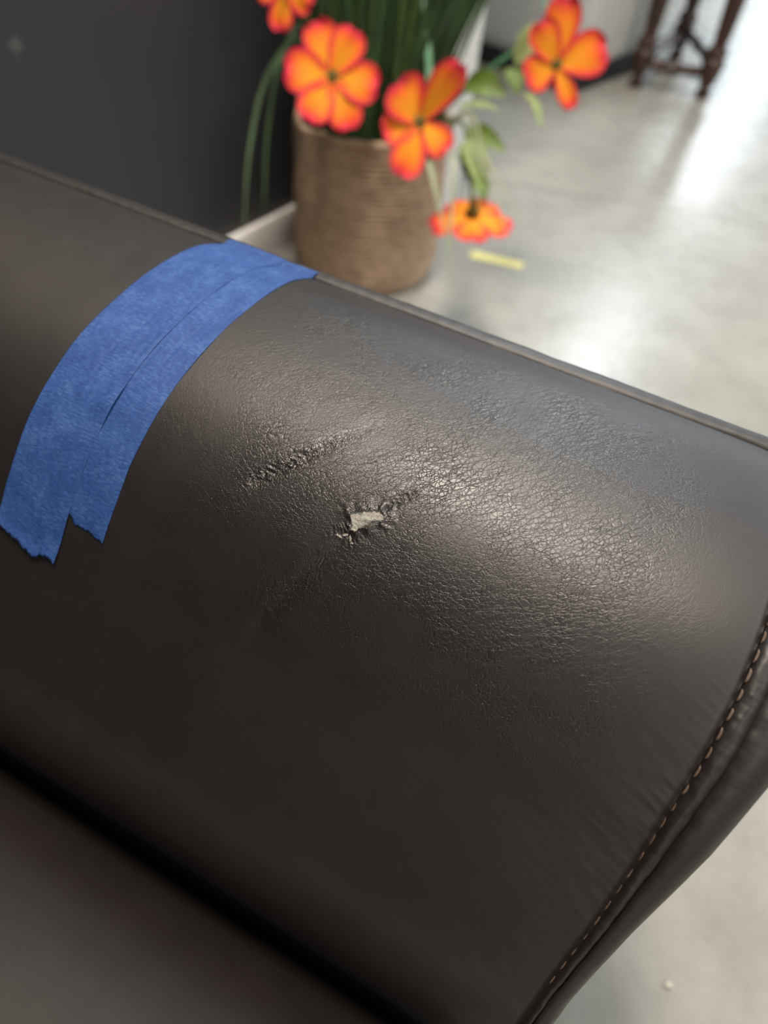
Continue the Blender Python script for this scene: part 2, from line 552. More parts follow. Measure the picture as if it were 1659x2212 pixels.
def relief(s, t, tear=True):
    d = s0(t) - s
    h = -0.0022 * np.exp(-d / 0.016) - 0.0012 * np.exp(-(d / 0.0022) ** 2)
    # outer seam: sunk stitch line with a pucker at every stitch
    h = h - 0.0011 * np.exp(-(t / 0.0022) ** 2) + 0.00005 * np.cos(2 * np.pi * s / 0.012) * np.exp(-(t / 0.006) ** 2)
    # soft hollows of the stuffing
    h = h + 0.0013 * value_noise(s * 9 + 3, t * 9 + 1, 3) * np.clip(t / .05, 0, 1)
    # puckers of the front seam
    env = np.exp(-d / 0.028) * np.clip((t - .16) / .05, 0, 1)
    h = h + env * 0.00035 * value_noise(t * 150 + d * 70, d * 45, 5) + env * 0.00035 * value_noise(t * 430 + d * 160, d * 110, 15) + 0.0006 * np.exp(-d / 0.012) * np.exp(-((t - .235) / .035) ** 2) * value_noise(t * 620 + d * 260, d * 150, 16)
    # scuffed crease above the tear
    ds, al, ln, over = seg_coord(s, t, (-.2475, .1750), (-.2060, .1200))
    e = np.exp(-(ds / 0.0045) ** 2 - (over / 0.008) ** 2)
    e = e * np.clip(1.1 - al / 0.075, 0.12, 1)
    h = h - 0.0011 * e + 0.0011 * e * value_noise(s * 700, t * 700, 6)
    # fold running down from the tear with short cross wrinkles
    ds, al, ln, over = seg_coord(s, t, (-.1915, .1855), (-.216, .244))
    e = np.exp(-(over / 0.008) ** 2)
    fold = e * (-0.0010 * np.exp(-(ds / 0.005) ** 2))
    wr = e * np.exp(-(ds / 0.0085) ** 2) * 0.00030 * np.sin(2 * np.pi * (al + 0.5 * ds + 22 * ds * ds + 0.010 * value_noise(al * 150, ds * 170, 7)) / 0.0026)
    h = h + fold + wr * np.clip(0.6 + 1.6 * value_noise(al * 160, ds * 80, 8), 0, 1.4)
    # fold running up to the right from the tear
    ds, al, ln, over = seg_coord(s, t, (-.181, .165), (-.172, .152))
    e = np.exp(-(over / 0.004) ** 2 - (ds / 0.003) ** 2)
    h = h - 0.0006 * e + 0.0009 * e * value_noise(s * 800, t * 800, 12)
    # little puckers by the outer seam
    ds, al, ln, over = seg_coord(s, t, (-.118, .036), (-.082, .050))
    e = np.exp(-(ds / 0.006) ** 2 - (over / 0.01) ** 2)
    h = h + e * (0.0006 * value_noise((al + 0.9 * ds) * 190, ds * 50, 13) + 0.00035 * value_noise((al + 0.9 * ds) * 420, ds * 90, 14))
    if tear:
        dd = poly_dist(s, t, TEAR)
        low = np.clip((t - .1700) / .006, 0, 1) * np.clip((s + .190) / .004, 0, 1)
        h = h + (0.0007 + 0.0010 * low) * np.exp(-(dd / 0.0022) ** 2) + 0.0009 * np.exp(-(dd / 0.006) ** 2) * value_noise(s * 420, t * 420, 9)
    return h
def arm_pt(s, t, off=0.0, tear=True):
    s = np.asarray(s, float); t = np.asarray(t, float)
    u, v, nu, nv = prof(t)
    h = relief(s, t, tear) + off
    u = u + nu * h; v = v + nv * h
    return OO + s[..., None] * AX + u[..., None] * NX + v[..., None] * ZZ

# ------------------------------------------------------------------ sofa
SOFA_LOC = OO - np.array([0, 0, 0.62]) + AX * -0.5 + NX * 0.5
sofa = empty('leather_sofa', SOFA_LOC, 'dark brown leather sofa whose stitched armrest is scuffed and torn, in front of the basket', 'sofa')
def axis(*segs):
    out = []
    for a, b, st in segs:
        out.append(np.arange(a, b, st))
    return np.concatenate(out + [np.array([segs[-1][1]])])
dl = axis((0, .008, .0005), (.008, .165, .0012), (.165, .202, .00045), (.202, .43, .0012), (.43, .66, .003), (.66, 1.06, .01))
tl = axis((0, .006, .0006), (.006, .146, .0012), (.146, .188, .00045), (.188, .30, .0012), (.30, .44, .0022), (.44, float(PT[-1]), .006))
Dg, Tg = np.meshgrid(dl, tl, indexing='ij')
Sg = s0(Tg) - Dg
Pg = arm_pt(Sg, Tg)
uv = np.stack((Sg, Tg), -1)
cs, ct = 0.25 * (Sg[:-1, :-1] + Sg[1:, :-1] + Sg[1:, 1:] + Sg[:-1, 1:]), 0.25 * (Tg[:-1, :-1] + Tg[1:, :-1] + Tg[1:, 1:] + Tg[:-1, 1:])
jit = 0.0012
keep = ~in_poly(cs + jit * value_noise(cs * 900, ct * 900, 21), ct + jit * value_noise(cs * 900, ct * 900, 22), TEAR)
def sst(x, a, b):
    k = np.clip((x - a) / (b - a), 0, 1); return k * k * (3 - 2 * k)
g = sst(Sg, -.355, -.27) * sst(Tg, -.01, .055) * (1 - sst(Tg, .215, .275)) * (1 - 0.85 * sst(Sg, -.075, -.012))
g = g * (0.75 + 0.25 * sst(Sg, -.28, -.2))
g = np.maximum(g, 0.07)
ds, al, ln, over = seg_coord(Sg, Tg, (-.2475, .1750), (-.2060, .1200))
sc = np.exp(-((ds + .0015 * value_noise(Sg * 300, Tg * 300, 31)) / 0.0050) ** 2 - (over / 0.009) ** 2) * np.clip(1.15 - al / 0.085, 0.3, 1)
dd = poly_dist(Sg, Tg, TEAR)
sc = np.maximum(sc, 0.55 * np.exp(-(dd / 0.0035) ** 2))
armrest = grid_mesh('armrest', Pg, 'leather', None, uv, keep, {'grain': g, 'scuff': sc})
rel(sofa, armrest)

# cloth showing through the tear
ts, tt = np.meshgrid(np.arange(-.199, -.1735, .0004), np.arange(.160, .185, .0004), indexing='ij')
edge_d = poly_dist(ts, tt, TEAR)
lowr = np.clip((tt - .1690) / .003, 0, 1) * np.clip((ts + .1875) / .003, 0, 1)
off = -0.0009 - 0.0030 * lowr * np.exp(-(edge_d / .0016) ** 2) + 0.0009 * value_noise(ts * 500, tt * 900, 41) + 0.0007 * np.exp(-((ts + .187) / .006) ** 2 - ((tt - .1705) / .004) ** 2)
u, v, nu, nv = prof(tt)
base_h = relief(ts, tt, False)
bp = OO + ts[..., None] * AX + (u + nu * (base_h + off))[..., None] * NX + (v + nv * (base_h + off))[..., None] * ZZ
bk = grid_mesh('exposed_backing', bp, 'backing', None, np.stack((ts, tt), -1))
bk['label'] = 'pale grey cloth showing through the tear'
bk.parent = armrest; bk.matrix_parent_inverse = armrest.matrix_parent_inverse.inverted() @ armrest.matrix_parent_inverse
bk.matrix_parent_inverse = Matrix.Translation(-Vector(sofa.location)).inverted() @ Matrix.Translation(-Vector(sofa.location))

def sub(parent, ob):
    """sub-part written in world coordinates under a part written in world coordinates (the part sits at the world origin)"""
    ob.parent = parent
    return ob

def flake(s, t, ds_, dt_, rot, lift):
    V, F = [], []
    n = 6
    for k in range(n):
        a = 2 * math.pi * (k + random.uniform(-.25, .25)) / n
        rr = random.uniform(0.5, 1.25)
        x, y = ds_ * rr * math.cos(a), dt_ * rr * math.sin(a)
        x, y = x * math.cos(rot) - y * math.sin(rot), x * math.sin(rot) + y * math.cos(rot)
        V.append(arm_pt(s + x, t + y, lift + 0.0004 * math.sin(a + rot)))
    V.append(arm_pt(s, t, lift + 0.0001))
    for k in range(n):
        F.append((k, (k + 1) % n, n))
    return link_mesh('leather_flake', V, F, 'flake', None, False)
for q in ((-.1916, .1832, .0022, .0013, -.5, .0003), (-.1946, .1850, .0020, .0010, .4, .0002), (-.1886, .1838, .0026, .0008, .9, .0003), (-.1868, .1856, .0013, .0005, .5, .0002)):
    f_ = flake(*q); f_['label'] = 'pale curled flake at the torn edge'
    sub(armrest, f_)

# ---- stitches: one twisted stitch shared, laid along each seam
def stitch_mesh(length, rad, mat):
    V, F = [], []
    n, sd = 15, 7
    for i in range(n):
        f = i / (n - 1)
        x = (f - 0.5) * length
        dip = -1.4 * rad * (abs(2 * f - 1) ** 3)
        rr = rad * (0.45 + 0.55 * math.sin(math.pi * min(max(f, 0.04), 0.96)) ** 0.4)
        for k in range(sd):
            a = 2 * math.pi * k / sd
            tw = 1 + 0.24 * math.cos(2 * (a - f * length / rad * 0.55 * math.pi))
            V.append((x, rr * tw * math.cos(a), dip + rr * tw * math.sin(a)))
    for i in range(n - 1):
        for k in range(sd):
            F.append((i * sd + k, i * sd + (k + 1) % sd, (i + 1) * sd + (k + 1) % sd, (i + 1) * sd + k))
    F.append(tuple(range(sd))[::-1]); F.append(tuple(range((n - 1) * sd, n * sd)))
    me = bpy.data.meshes.new('stitch')
    me.from_pydata(V, [], F)
    me.polygons.foreach_set('use_smooth', [True] * len(me.polygons))
    me.materials.append(M[mat])
    return me
def place_stitch(me, p0, p1, up, parent):
    p0, p1, up = Vector(p0), Vector(p1), Vector(up)
    x = (p1 - p0).normalized(); y = up.cross(x).normalized(); z = x.cross(y)
    c = (p0 + p1) / 2
    o = bpy.data.objects.new('stitch', me)
    x, y = (x + y * random.uniform(-.12, .12)) * random.uniform(.78, 1.06), y * random.uniform(.8, 1.1)
    c = c - z * random.uniform(0, .0002)
    o.matrix_world = Matrix(((x.x, y.x, z.x, c.x), (x.y, y.y, z.y, c.y), (x.z, y.z, z.z, c.z), (0, 0, 0, 1)))
    COL.objects.link(o)
    o.parent = parent
    return o
def world_n(t):
    u, v, nu, nv = prof(t)
    return NX * float(nu) + ZZ * float(nv)
st_far = stitch_mesh(0.0076, 0.00028, 'thread_dark')
st_front = stitch_mesh(0.0068, 0.00068, 'thread')
for k in range(74):
    s = -0.012 * k - 0.003
    place_stitch(st_far, arm_pt(s - .004, .0004, -.0001), arm_pt(s + .004, .0004, -.0001), world_n(0.0), armrest)

# ---- front welt and front panel
def ring_path():
    pre = np.array([(-.020, -.52), (-.020, -.40), (-.020, -.25), (-.020, -.10), (-.0195, -.05), (-.018, -.018), (-.014, -.005), (-.008, -.0005)])
    tt_ = np.concatenate((np.arange(0.0, .40, .0008), [PT[-1] - .03]))
    u, v, nu, nv = prof(tt_)
    suf = np.array([(.298, -.42), (.298, -.52)])
    U = np.concatenate((pre[:, 0], u, suf[:, 0])); V = np.concatenate((pre[:, 1], v, suf[:, 1]))
    tq = np.concatenate((np.linspace(-.6, -.004, len(pre)), tt_, [.56, .6]))
    du, dv = np.gradient(U), np.gradient(V)
    ln = np.hypot(du, dv); nu, nv = -dv / ln, du / ln
    for _ in range(3):
        nu = np.convolve(np.pad(nu, 1, mode='edge'), [.25, .5, .25], 'valid'); nv = np.convolve(np.pad(nv, 1, mode='edge'), [.25, .5, .25], 'valid')
    ln = np.hypot(nu, nv)
    return U, V, nu / ln, nv / ln, tq
RU, RV, RNU, RNV, RT = ring_path()
RS0 = np.where(RT < 0, 0, s0(np.clip(RT, 0, .48)))
WT = np.interp(RT, [-.6, 0, .15, .20, .28, .35, .6], [.011, .011, .011, .0105, .0065, .004, .004])
BT = np.interp(RT, [-.6, 0, .15, .2, .25, .3, .35, .6], [.036, .036, .036, .034, .029, .020, .016, .016])
def ring(ds, dh, wob=0.0, seed=0):
    """ring of points at ds in front of the seam, dh outwards"""
    w_ = wob * (value_noise(RT * 170, np.full(RT.shape, ds.mean() * 500), seed) + 0.3 * value_noise(RT * 620, np.full(RT.shape, ds.mean() * 700), seed + 1))
    h = dh + w_
    U = RU + RNU * h; V = RV + RNV * h
    return OO + (RS0 + ds)[:, None] * AX + U[:, None] * NX + V[:, None] * ZZ
def welt_rings():
    out = []
    for q, dh in ((0.0, -.0048), (.04, -.0032), (.12, -.0016), (.25, -.0004), (.42, .0003), (.6, .0002), (.78, -.0004), (.9, -.0014), (1.0, -.0028)):
        out.append(ring(WT * q, np.full(RT.shape, dh), 0.0013 if 0.1 < q < .95 else 0.0003, 51))
    return np.array(out)
wr_ = welt_rings()
uvw = np.stack((np.broadcast_to(np.linspace(0, .012, len(wr_))[:, None], wr_.shape[:2]), np.broadcast_to(RT[None, :], wr_.shape[:2])), -1)
zer = np.zeros(wr_.shape[:2])
welt = grid_mesh('front_welt', wr_, 'leather', None, uvw, None, {'grain': zer + 0.12, 'scuff': zer})
rel(sofa, welt)
for k in range(34):
    t0_ = 0.012 + 0.0098 * k
    if t0_ > .36:
        break
    tm = np.array([t0_, t0_ + .0078])
    sm = s0(tm) + np.interp(tm, RT, WT) * 0.09
    u, v, nu, nv = prof(tm)
    hh = -0.0010 - 0.0022 * min(1, max(0, (t0_ - .18) / .06))
    p = OO + sm[:, None] * AX + (u + nu * hh)[:, None] * NX + (v + nv * hh)[:, None] * ZZ
    place_stitch(st_front, p[0], p[1], world_n(t0_ + .004) * 0.8 + AX * 0.25, welt)
def panel_rings():
    out = []
    for q, dh in ((0.0, -.0030), (.06, -.0016), (.16, -.0010), (.30, -.0012), (.48, -.0026), (.66, -.0056), (.82, -.0105), (.92, -.0155), (.98, -.022), (1.0, -.032), (1.0, -.05)):
        ds = WT + (BT - WT) * q
        out.append(ring(ds, np.full(RT.shape, dh), 0.0006 if q < .6 else 0.0, 53))
    return np.array(out)
pr_ = panel_rings()
n_, m_ = pr_.shape[:2]
V_ = pr_.reshape(-1, 3); F_ = []
for i in range(n_ - 1):
    for j in range(m_ - 1):
        F_.append((i * m_ + j, (i + 1) * m_ + j, (i + 1) * m_ + j + 1, i * m_ + j + 1))
F_.append(tuple((n_ - 1) * m_ + j for j in range(m_)))
fp = link_mesh('front_panel', V_, F_, 'leather_plain')
rel(sofa, fp)

# ---- outer edge strip and outer side panel
sl_ = np.concatenate((np.arange(-1.06, -.66, .01), np.arange(-.66, .0, .0012), [0.0]))
sec = [(0.0, -.0020), (-.0010, -.0009), (-.0024, .0000), (-.005, .0004), (-.008, .0003), (-.0108, -.0004), (-.0128, -.003), (-.0142, -.0075), (-.0158, -.018), (-.018, -.05), (-.020, -.12), (-.020, -.52)]
rows = []
for i, (u_, v_) in enumerate(sec):
    pk = 0.00004 * np.cos(2 * np.pi * sl_ / 0.012) * (1 if 1 <= i <= 7 else 0) + 0.0006 * value_noise(sl_ * 60, sl_ * 0 + i, 61) * (1 if i > 0 else 0)
    rows.append(OO + sl_[:, None] * AX + np.full(sl_.shape, u_)[:, None] * NX + (v_ + pk)[:, None] * ZZ)
Po = np.array(rows)
uvo = np.stack((np.broadcast_to(sl_[None], Po.shape[:2]), np.broadcast_to(-np.linspace(0, .1, len(sec))[:, None], Po.shape[:2])), -1)
zo = np.zeros(Po.shape[:2])
rel(sofa, grid_mesh('outer_panel', Po[:, ::-1], 'leather', None, uvo[:, ::-1], None, {'grain': zo + .08, 'scuff': zo}))

# ---- seat cushion
us = np.concatenate((np.linspace(.290, .42, 56), np.linspace(.43, .90, 30), np.linspace(.905, 1.0, 14)))
ss = np.concatenate((np.linspace(-.86, -.10, 90), np.linspace(-.095, -.028, 20)))
Us, Ss = np.meshgrid(us, ss, indexing='ij')
def rnd(x, r):
    k = np.clip(1 - x / r, 0, 1)
    return r * (1 - np.sqrt(np.clip(1 - k * k, 0, 1)))
crown = 0.012 * np.sin(np.pi * np.clip((Us - .36) / .64, 0, 1)) * np.sin(np.pi * np.clip((Ss + .86) / .83, 0, 1))
Vs = -.290 + .098 * (1 - np.exp(-(Us - .290) / .028)) + .048 * (1 - np.exp(-(Us - .297) / .13)) - rnd(1.0 - Us, .05) - rnd(-.028 - Ss, .05) - rnd(Ss + .86, .05) + crown + 0.004 * value_noise(Us * 8, Ss * 8, 71)
Pc = OO + Ss[..., None] * AX + Us[..., None] * NX + Vs[..., None] * ZZ
zc = np.zeros(Us.shape)
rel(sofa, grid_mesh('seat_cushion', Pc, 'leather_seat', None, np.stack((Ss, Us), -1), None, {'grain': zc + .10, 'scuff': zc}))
rot_s = math.atan2(AX[1], AX[0])
def sofa_box(name, s_0, s_1, u0, u1, z0, z1, bevel=.03, mat='leather_plain'):
    c = OO * np.array([1, 1, 0]) + AX * ((s_0 + s_1) / 2) + NX * ((u0 + u1) / 2) + ZZ * ((z0 + z1) / 2)
    o = box_obj(name, Vector(c), (s_1 - s_0, u1 - u0, z1 - z0), rot_s, mat, bevel, 4)
    rel(sofa, o)
    return o
sofa_box('seat_base', -.98, -.035, .306, 1.0, .09, .385, .02)
sofa_box('backrest', -1.08, -.87, .36, 1.0, .10, .88, .06)
for s_, u_ in ((-.05, .05), (-.05, .95), (-1.0, .05), (-1.0, .95)):
    sofa_box('foot', s_ - .03, s_ + .03, u_ - .03, u_ + .03, 0.0, .10, .006, 'dark_foot')

# ------------------------------------------------------------------ blue masking tape: two overlapping strips
tape = empty('masking_tape', arm_pt(np.array(-.357), np.array(.13)), 'wide blue masking tape wrapped over the brown leather armrest with a torn notched end', 'tape')
def tape_strip(s_a, s_b, lift, ends, seed, label):
    sv = np.arange(s_a, s_b + 1e-6, .00055)
    es = np.interp(sv, [e[0] for e in ends], [e[1] for e in ends])
    es = es + 0.0012 * value_noise(sv * 500, sv * 0, seed) + 0.0008 * value_noise(sv * 1400, sv * 0 + 3, seed + 1)
    nt_ = 260
    q = np.linspace(0, 1, nt_)
    t_in = -.0125
    Tt = t_in + (es[:, None] - t_in) * q[None, :]
    St = np.broadcast_to(sv[:, None], Tt.shape).copy()
    St += 0.0004 * value_noise(Tt * 60, St * 0 + seed, seed + 2)
    tpos = np.maximum(Tt, 0)
    # the tape bridges the fine relief: follow the arm, ease over the outer edge
    h = relief(St, np.maximum(tpos, .012), False)
    bub = 0.0
    if seed == 81:
        bub = 0.0017 * np.exp(-((St + .3515) / .0065) ** 2 - ((Tt - .1725) / .011) ** 2) * sst(St, -.372, -.3475)
        bub = bub + 0.0005 * np.exp(-((St + .349) / .003) ** 2 - ((Tt - .125) / .016) ** 2)
        bub = bub + 0.0010 * sst(Tt, es[:, None] - .008, es[:, None])
    bub = bub + 0.00028 * value_noise(St * 420, Tt * 120, seed + 4) + 0.0004 * value_noise(St * 90, Tt * 60, seed + 5)
    u, v, nu, nv = prof(Tt)
    hh = h + lift + bub
    dn = np.where(Tt < 0, (Tt / t_in), 0)
    vv = v + nv * hh - .0045 * dn ** 3 + np.where(Tt < 0, .0016, 0) * (1 - dn)
    uu = u + nu * hh
    Pt_ = OO + St[..., None] * AX + uu[..., None] * NX + vv[..., None] * ZZ
    # skirt so that the strip has an edge
    down = -(nu[..., None] * NX + nv[..., None] * ZZ) * 0.00035
    ring_ = np.concatenate((Pt_[:1] + down[:1], Pt_, Pt_[-1:] + down[-1:]), 0)
    dn2 = np.concatenate((down[:1], down, down[-1:]), 0)
    ring_ = np.concatenate((ring_, ring_[:, -1:] + dn2[:, -1:]), 1)
    S2 = np.concatenate((St[:1], St, St[-1:]), 0); S2 = np.concatenate((S2, S2[:, -1:]), 1)
    T2 = np.concatenate((Tt[:1], Tt, Tt[-1:]), 0); T2 = np.concatenate((T2, T2[:, -1:]), 1)
    o = grid_mesh('tape_strip', ring_, 'tape', None, np.stack((S2 + seed, T2), -1))
    o['label'] = label
    rel(tape, o)
tape_strip(-.3940, -.3470, .0010, [(-.394, .2655), (-.3765, .2693), (-.3625, .2740), (-.3566, .2700), (-.352, .2700), (-.347, .2716)], 81, 'longer strip with a curled torn tip')
tape_strip(-.3680, -.3205, .0005, [(-.368, .238), (-.3472, .2405), (-.3408, .2447), (-.3324, .2440), (-.3205, .2465)], 91, 'shorter strip running under the other one')

# ------------------------------------------------------------------ jute basket
BC = Vector((-0.114, 1.600, 0))
basket = empty('rope_basket', BC, 'round brown coiled jute basket on the concrete floor against the white baseboard', 'basket')
BH, NCO = 0.315, 29
def brad(z):
    return float(np.interp(z, [0, .012, .04, .10, .20, .31], [.140, .150, .1565, .1565, .155, .157]))
dent_a = math.atan2(-.78, -.62)
def wob_r(a, z):
    d = (a - dent_a + math.pi) % (2 * math.pi) - math.pi
    k = min(1, max(0, (z - .10) / .08))
    return (-0.011 * math.exp(-(d / .09) ** 2) + 0.005 * math.exp(-((d + .22) / .18) ** 2)) * k + 0.002 * math.sin(3 * a + z * 20) + 0.0012 * math.sin(7 * a - z * 55)
pitch = BH / NCO
for i in range(NCO):
    zc_ = (i + 0.5) * pitch
    V, F = [], []
    na, nr = 56, 6
    for k in range(na):
        a = 2 * math.pi * k / na
        r_ = brad(zc_) + wob_r(a, zc_) - 0.0062
        zz = zc_ + (0.010 * math.sin(a + 2.4) * (zc_ / BH) ** 3) + 0.0012 * math.sin(5 * a + i * 1.7)
        tr_ = 0.0064 * (1 + 0.10 * math.sin(a * 23 + i))
        for j in range(nr):
            b_ = 2 * math.pi * j / nr
            V.append(((r_ + tr_ * math.cos(b_)) * math.cos(a), (r_ + tr_ * math.cos(b_)) * math.sin(a), zz + tr_ * 0.98 * math.sin(b_)))
    for k in range(na):
        for j in range(nr):
            F.append((k * nr + j, ((k + 1) % na) * nr + j, ((k + 1) % na) * nr + (j + 1) % nr, k * nr + (j + 1) % nr))
    link_mesh('rope_coil', V, F, 'jute', basket)
V, F = [], []
for z_ in (0.004, .30):
    for k in range(40):
        a = 2 * math.pi * k / 40
        V.append(((brad(z_) - .022) * math.cos(a), (brad(z_) - .022) * math.sin(a), z_))
for k in range(40):
    F.append((k, (k + 1) % 40, 40 + (k + 1) % 40, 40 + k))
F.append(tuple(range(40))[::-1])
link_mesh('liner', V, F, 'liner', basket)
for a0, hgt in ((R(-12), .026), (R(168), .030)):
    pts = []
    for k in range(13):
        f = k / 12
        a = a0 + (f - .5) * .36
        pts.append((.150 * math.cos(a), .150 * math.sin(a), .288 + hgt * math.sin(math.pi * f) ** 0.7 + .012))
    V, F = tube_geo(pts, .0072, 7)
    link_mesh('rope_handle', V, F, 'jute', basket)

# ------------------------------------------------------------------ artificial plant in the basket
PL = Vector((-0.114, 1.600, 0.24))
plant = empty('artificial_plant', PL, 'artificial plant of dark green grass blades and orange hibiscus blooms standing in the jute basket', 'plant')
def padd(ob):
    return rel(plant, ob)
V, F = [(PL.x, PL.y, .262)], []
for ri, rr in enumerate((.05, .09, .128)):
    for k in range(24):
        a = 2 * math.pi * k / 24
        V.append((PL.x + rr * math.cos(a), PL.y + rr * math.sin(a), .262 - .010 * ri + random.uniform(-.005, .005)))
for k in range(24):
    F.append((0, 1 + k, 1 + (k + 1) % 24))
    for ri in range(2):
        a, b = 1 + ri * 24 + k, 1 + ri * 24 + (k + 1) % 24
        F.append((a, a + 24, b + 24, b))
V2 = [tuple(v) for v in V]
padd(link_mesh('moss_filler', V2, F, 'moss'))

def blade(pts, width, mat, n=12, fold=0.25):
    c = spline(pts, n)
    for p in c:                                   # blades lean off the wall instead of through it
        al = (p - WP).dot(WD); dw = (p - WP).dot(WN)
        need = .022 + .160 * min(1, max(0, (al - .20) / .09))
        if dw < need:
            p += WN * (need - dw + .012 * math.exp(-(need - dw) * 9))
    V, F = [], []
    side0 = None
    for i, p in enumerate(c):
        t = (c[min(i + 1, n)] - c[max(i - 1, 0)]).normalized()
        view = Vector((0.1, -0.85, 0.5))
        sd = t.cross(view)
        if sd.length < 1e-3:
            sd = Vector((1, 0, 0))
        sd.normalize()
        if side0 is not None and sd.dot(side0) < 0:
            sd = -sd
        side0 = sd
        nn = sd.cross(t)
        f = i / n
        w_ = width * (0.55 + 0.45 * min(1, f * 4)) * (1 - max(0, (f - .45) / .55) ** 1.6 * 0.95) / 2
        V += [p - sd * w_ + nn * w_ * fold, p, p + sd * w_ + nn * w_ * fold]
    for i in range(n):
        a = i * 3
        F += [(a, a + 1, a + 4, a + 3), (a + 1, a + 2, a + 5, a + 4)]
    return padd(link_mesh('grass_blade', V, F, mat))
for k in range(230):
    a = random.uniform(0, 2 * math.pi)
    r0 = 0.115 * math.sqrt(random.random())
    b = Vector((PL.x + r0 * math.cos(a), PL.y + r0 * math.sin(a), .235))
    lean = random.gauss(0, 1)
    dx = 0.10 * lean + 0.9 * (b.x - PL.x) + .03
    dy = random.uniform(-.05, .12) + 0.3 * (b.y - PL.y)
    dy = min(dy, 0.10 - max(0, -dx) * 0.5)
    hgt = random.uniform(.55, .95)
    lat = abs(dx)
    dx = min(dx, .125 + .35 * (b.x - PL.x))
    if dx < 0:
        dx *= 0.55
    p1 = b + Vector((dx * .35, dy * .35, hgt * .35))
    p2 = b + Vector((dx * 1.0, dy * .8, hgt * .72))
    p3 = b + Vector((dx * (1.9), dy * 1.6, hgt * (1.0 - .25 * lat)))
    blade([b, p1, p2, p3], random.uniform(.005, .0095), random.choice(('grass', 'grass', 'grass', 'grass_mid')))
blade([(-.03, 1.56, .25), (-.010, 1.452, .390), (-.018, 1.490, .455), (-.034, 1.535, .505), (-.05, 1.60, .56)], .012, 'grass_teal')
blade([(-.05, 1.62, .25), (.10, 1.62, .42), (.188, 1.663, .482), (.168, 1.711, .53), (.10, 1.75, .60)], .0075, 'grass_teal')
blade([(-.13, 1.53, .25), (-.24, 1.57, .44), (-.312, 1.545, .383), (-.333, 1.456, .275), (-.326, 1.347, .160)], .009, 'grass')
blade([(-.13, 1.55, .25), (-.23, 1.61, .46), (-.285, 1.56, .42), (-.306, 1.50, .30), (-.302, 1.42, .16)], .009, 'grass')
blade([(-.06, 1.50, .25), (-.02, 1.37, .40), (.001, 1.326, .359), (.025, 1.276, .313), (.055, 1.236, .245)], .011, 'grass_pale')
blade([(.0, 1.56, .25), (.06, 1.44, .40), (.097, 1.402, .347), (.146, 1.352, .301), (.185, 1.312, .262)], .006, 'grass_pale')
blade([(-.01, 1.55, .25), (.05, 1.43, .40), (.085, 1.401, .346), (.131, 1.345, .294), (.172, 1.27, .225)], .0055, 'grass_pale')
blade([(.0, 1.55, .25), (.04, 1.36, .36), (.052, 1.29, .29), (.058, 1.242, .226), (.071, 1.207, .166)], .006, 'grass_pale')

def leaf(p0, p1, width, up, mat, bend=0.12):
    p0, p1, up = Vector(p0), Vector(p1), Vector(up).normalized()
    x = p1 - p0; ln = x.length; x.normalize()
    y = up.cross(x).normalized(); z = x.cross(y)
    V, F = [], []
    n = 10
    for i in range(n + 1):
        f = i / n
        w_ = width * 0.5 * (math.sin(math.pi * f ** 0.75) ** 0.8) + .0004
        zb = ln * bend * (4 * f * (1 - f)) - .0
        for k, q in enumerate((-1, -.5, 0, .5, 1)):
            saw = 1 + 0.10 * (1 if i % 2 else -1) * (abs(q) == 1)
            V.append(p0 + x * (f * ln) + y * (q * w_ * saw) + z * (zb + abs(q) * w_ * 0.35))
    for i in range(n):
        for k in range(4):
            a = i * 5 + k
            F.append((a, a + 1, a + 6, a + 5))
    return padd(link_mesh('leaf', V, F, mat))
FU = Vector((0.1, -0.75, 0.65))
leaf((.053, 1.586, .398), (.130, 1.540, .397), .052, FU, 'leaf')
leaf((.045, 1.529, .370), (.122, 1.522, .377), .018, (0, -.3, 1), 'leaf_pale')
leaf((.158, 1.550, .404), (.197, 1.485, .368), .020, (.5, -.6, .6), 'leaf_pale')
leaf((.063, 1.488, .346), (.137, 1.429, .343), .040, FU, 'leaf')
leaf((.066, 1.450, .348), (.103, 1.371, .288), .046, (.3, -.8, .5), 'leaf_pale')
leaf((.070, 1.470, .335), (.082, 1.400, .292), .036, (-.1, -.8, .5), 'leaf')
leaf((.090, 1.400, .310), (.110, 1.350, .282), .030, (.2, -.8, .5), 'leaf')
leaf((.140, 1.611, .432), (.192, 1.690, .482), .050, FU, 'leaf_pale')
leaf((.135, 1.600, .425), (.150, 1.560, .395), .034, FU, 'leaf')
leaf((-.215, 1.555, .415), (-.240, 1.545, .447), .030, FU, 'leaf')

def stem(pts, rad=.0028):
    V, F = tube_geo(spline(pts, 18), rad, 6)
    return padd(link_mesh('stem', V, F, 'stem'))
stem([(-.06, 1.60, .25), (.0, 1.555, .345), (.058, 1.569, .394), (.131, 1.601, .424), (.205, 1.612, .442)], .0036)
stem([(-.05, 1.56, .25), (.015, 1.50, .352), (.057, 1.480, .362), (.076, 1.424, .325), (.088, 1.352, .282)], .0036)
stem([(-.12, 1.60, .25), (-.14, 1.57, .36), (-.165, 1.51, .41), (-.178, 1.452, .424)], .003)
stem([(-.09, 1.57, .25), (-.06, 1.50, .36), (-.035, 1.42, .40), (-.022, 1.355, .403)], .003)
stem([(-.16, 1.60, .25), (-.205, 1.56, .40), (-.240, 1.525, .48), (-.260, 1.506, .546)], .003)

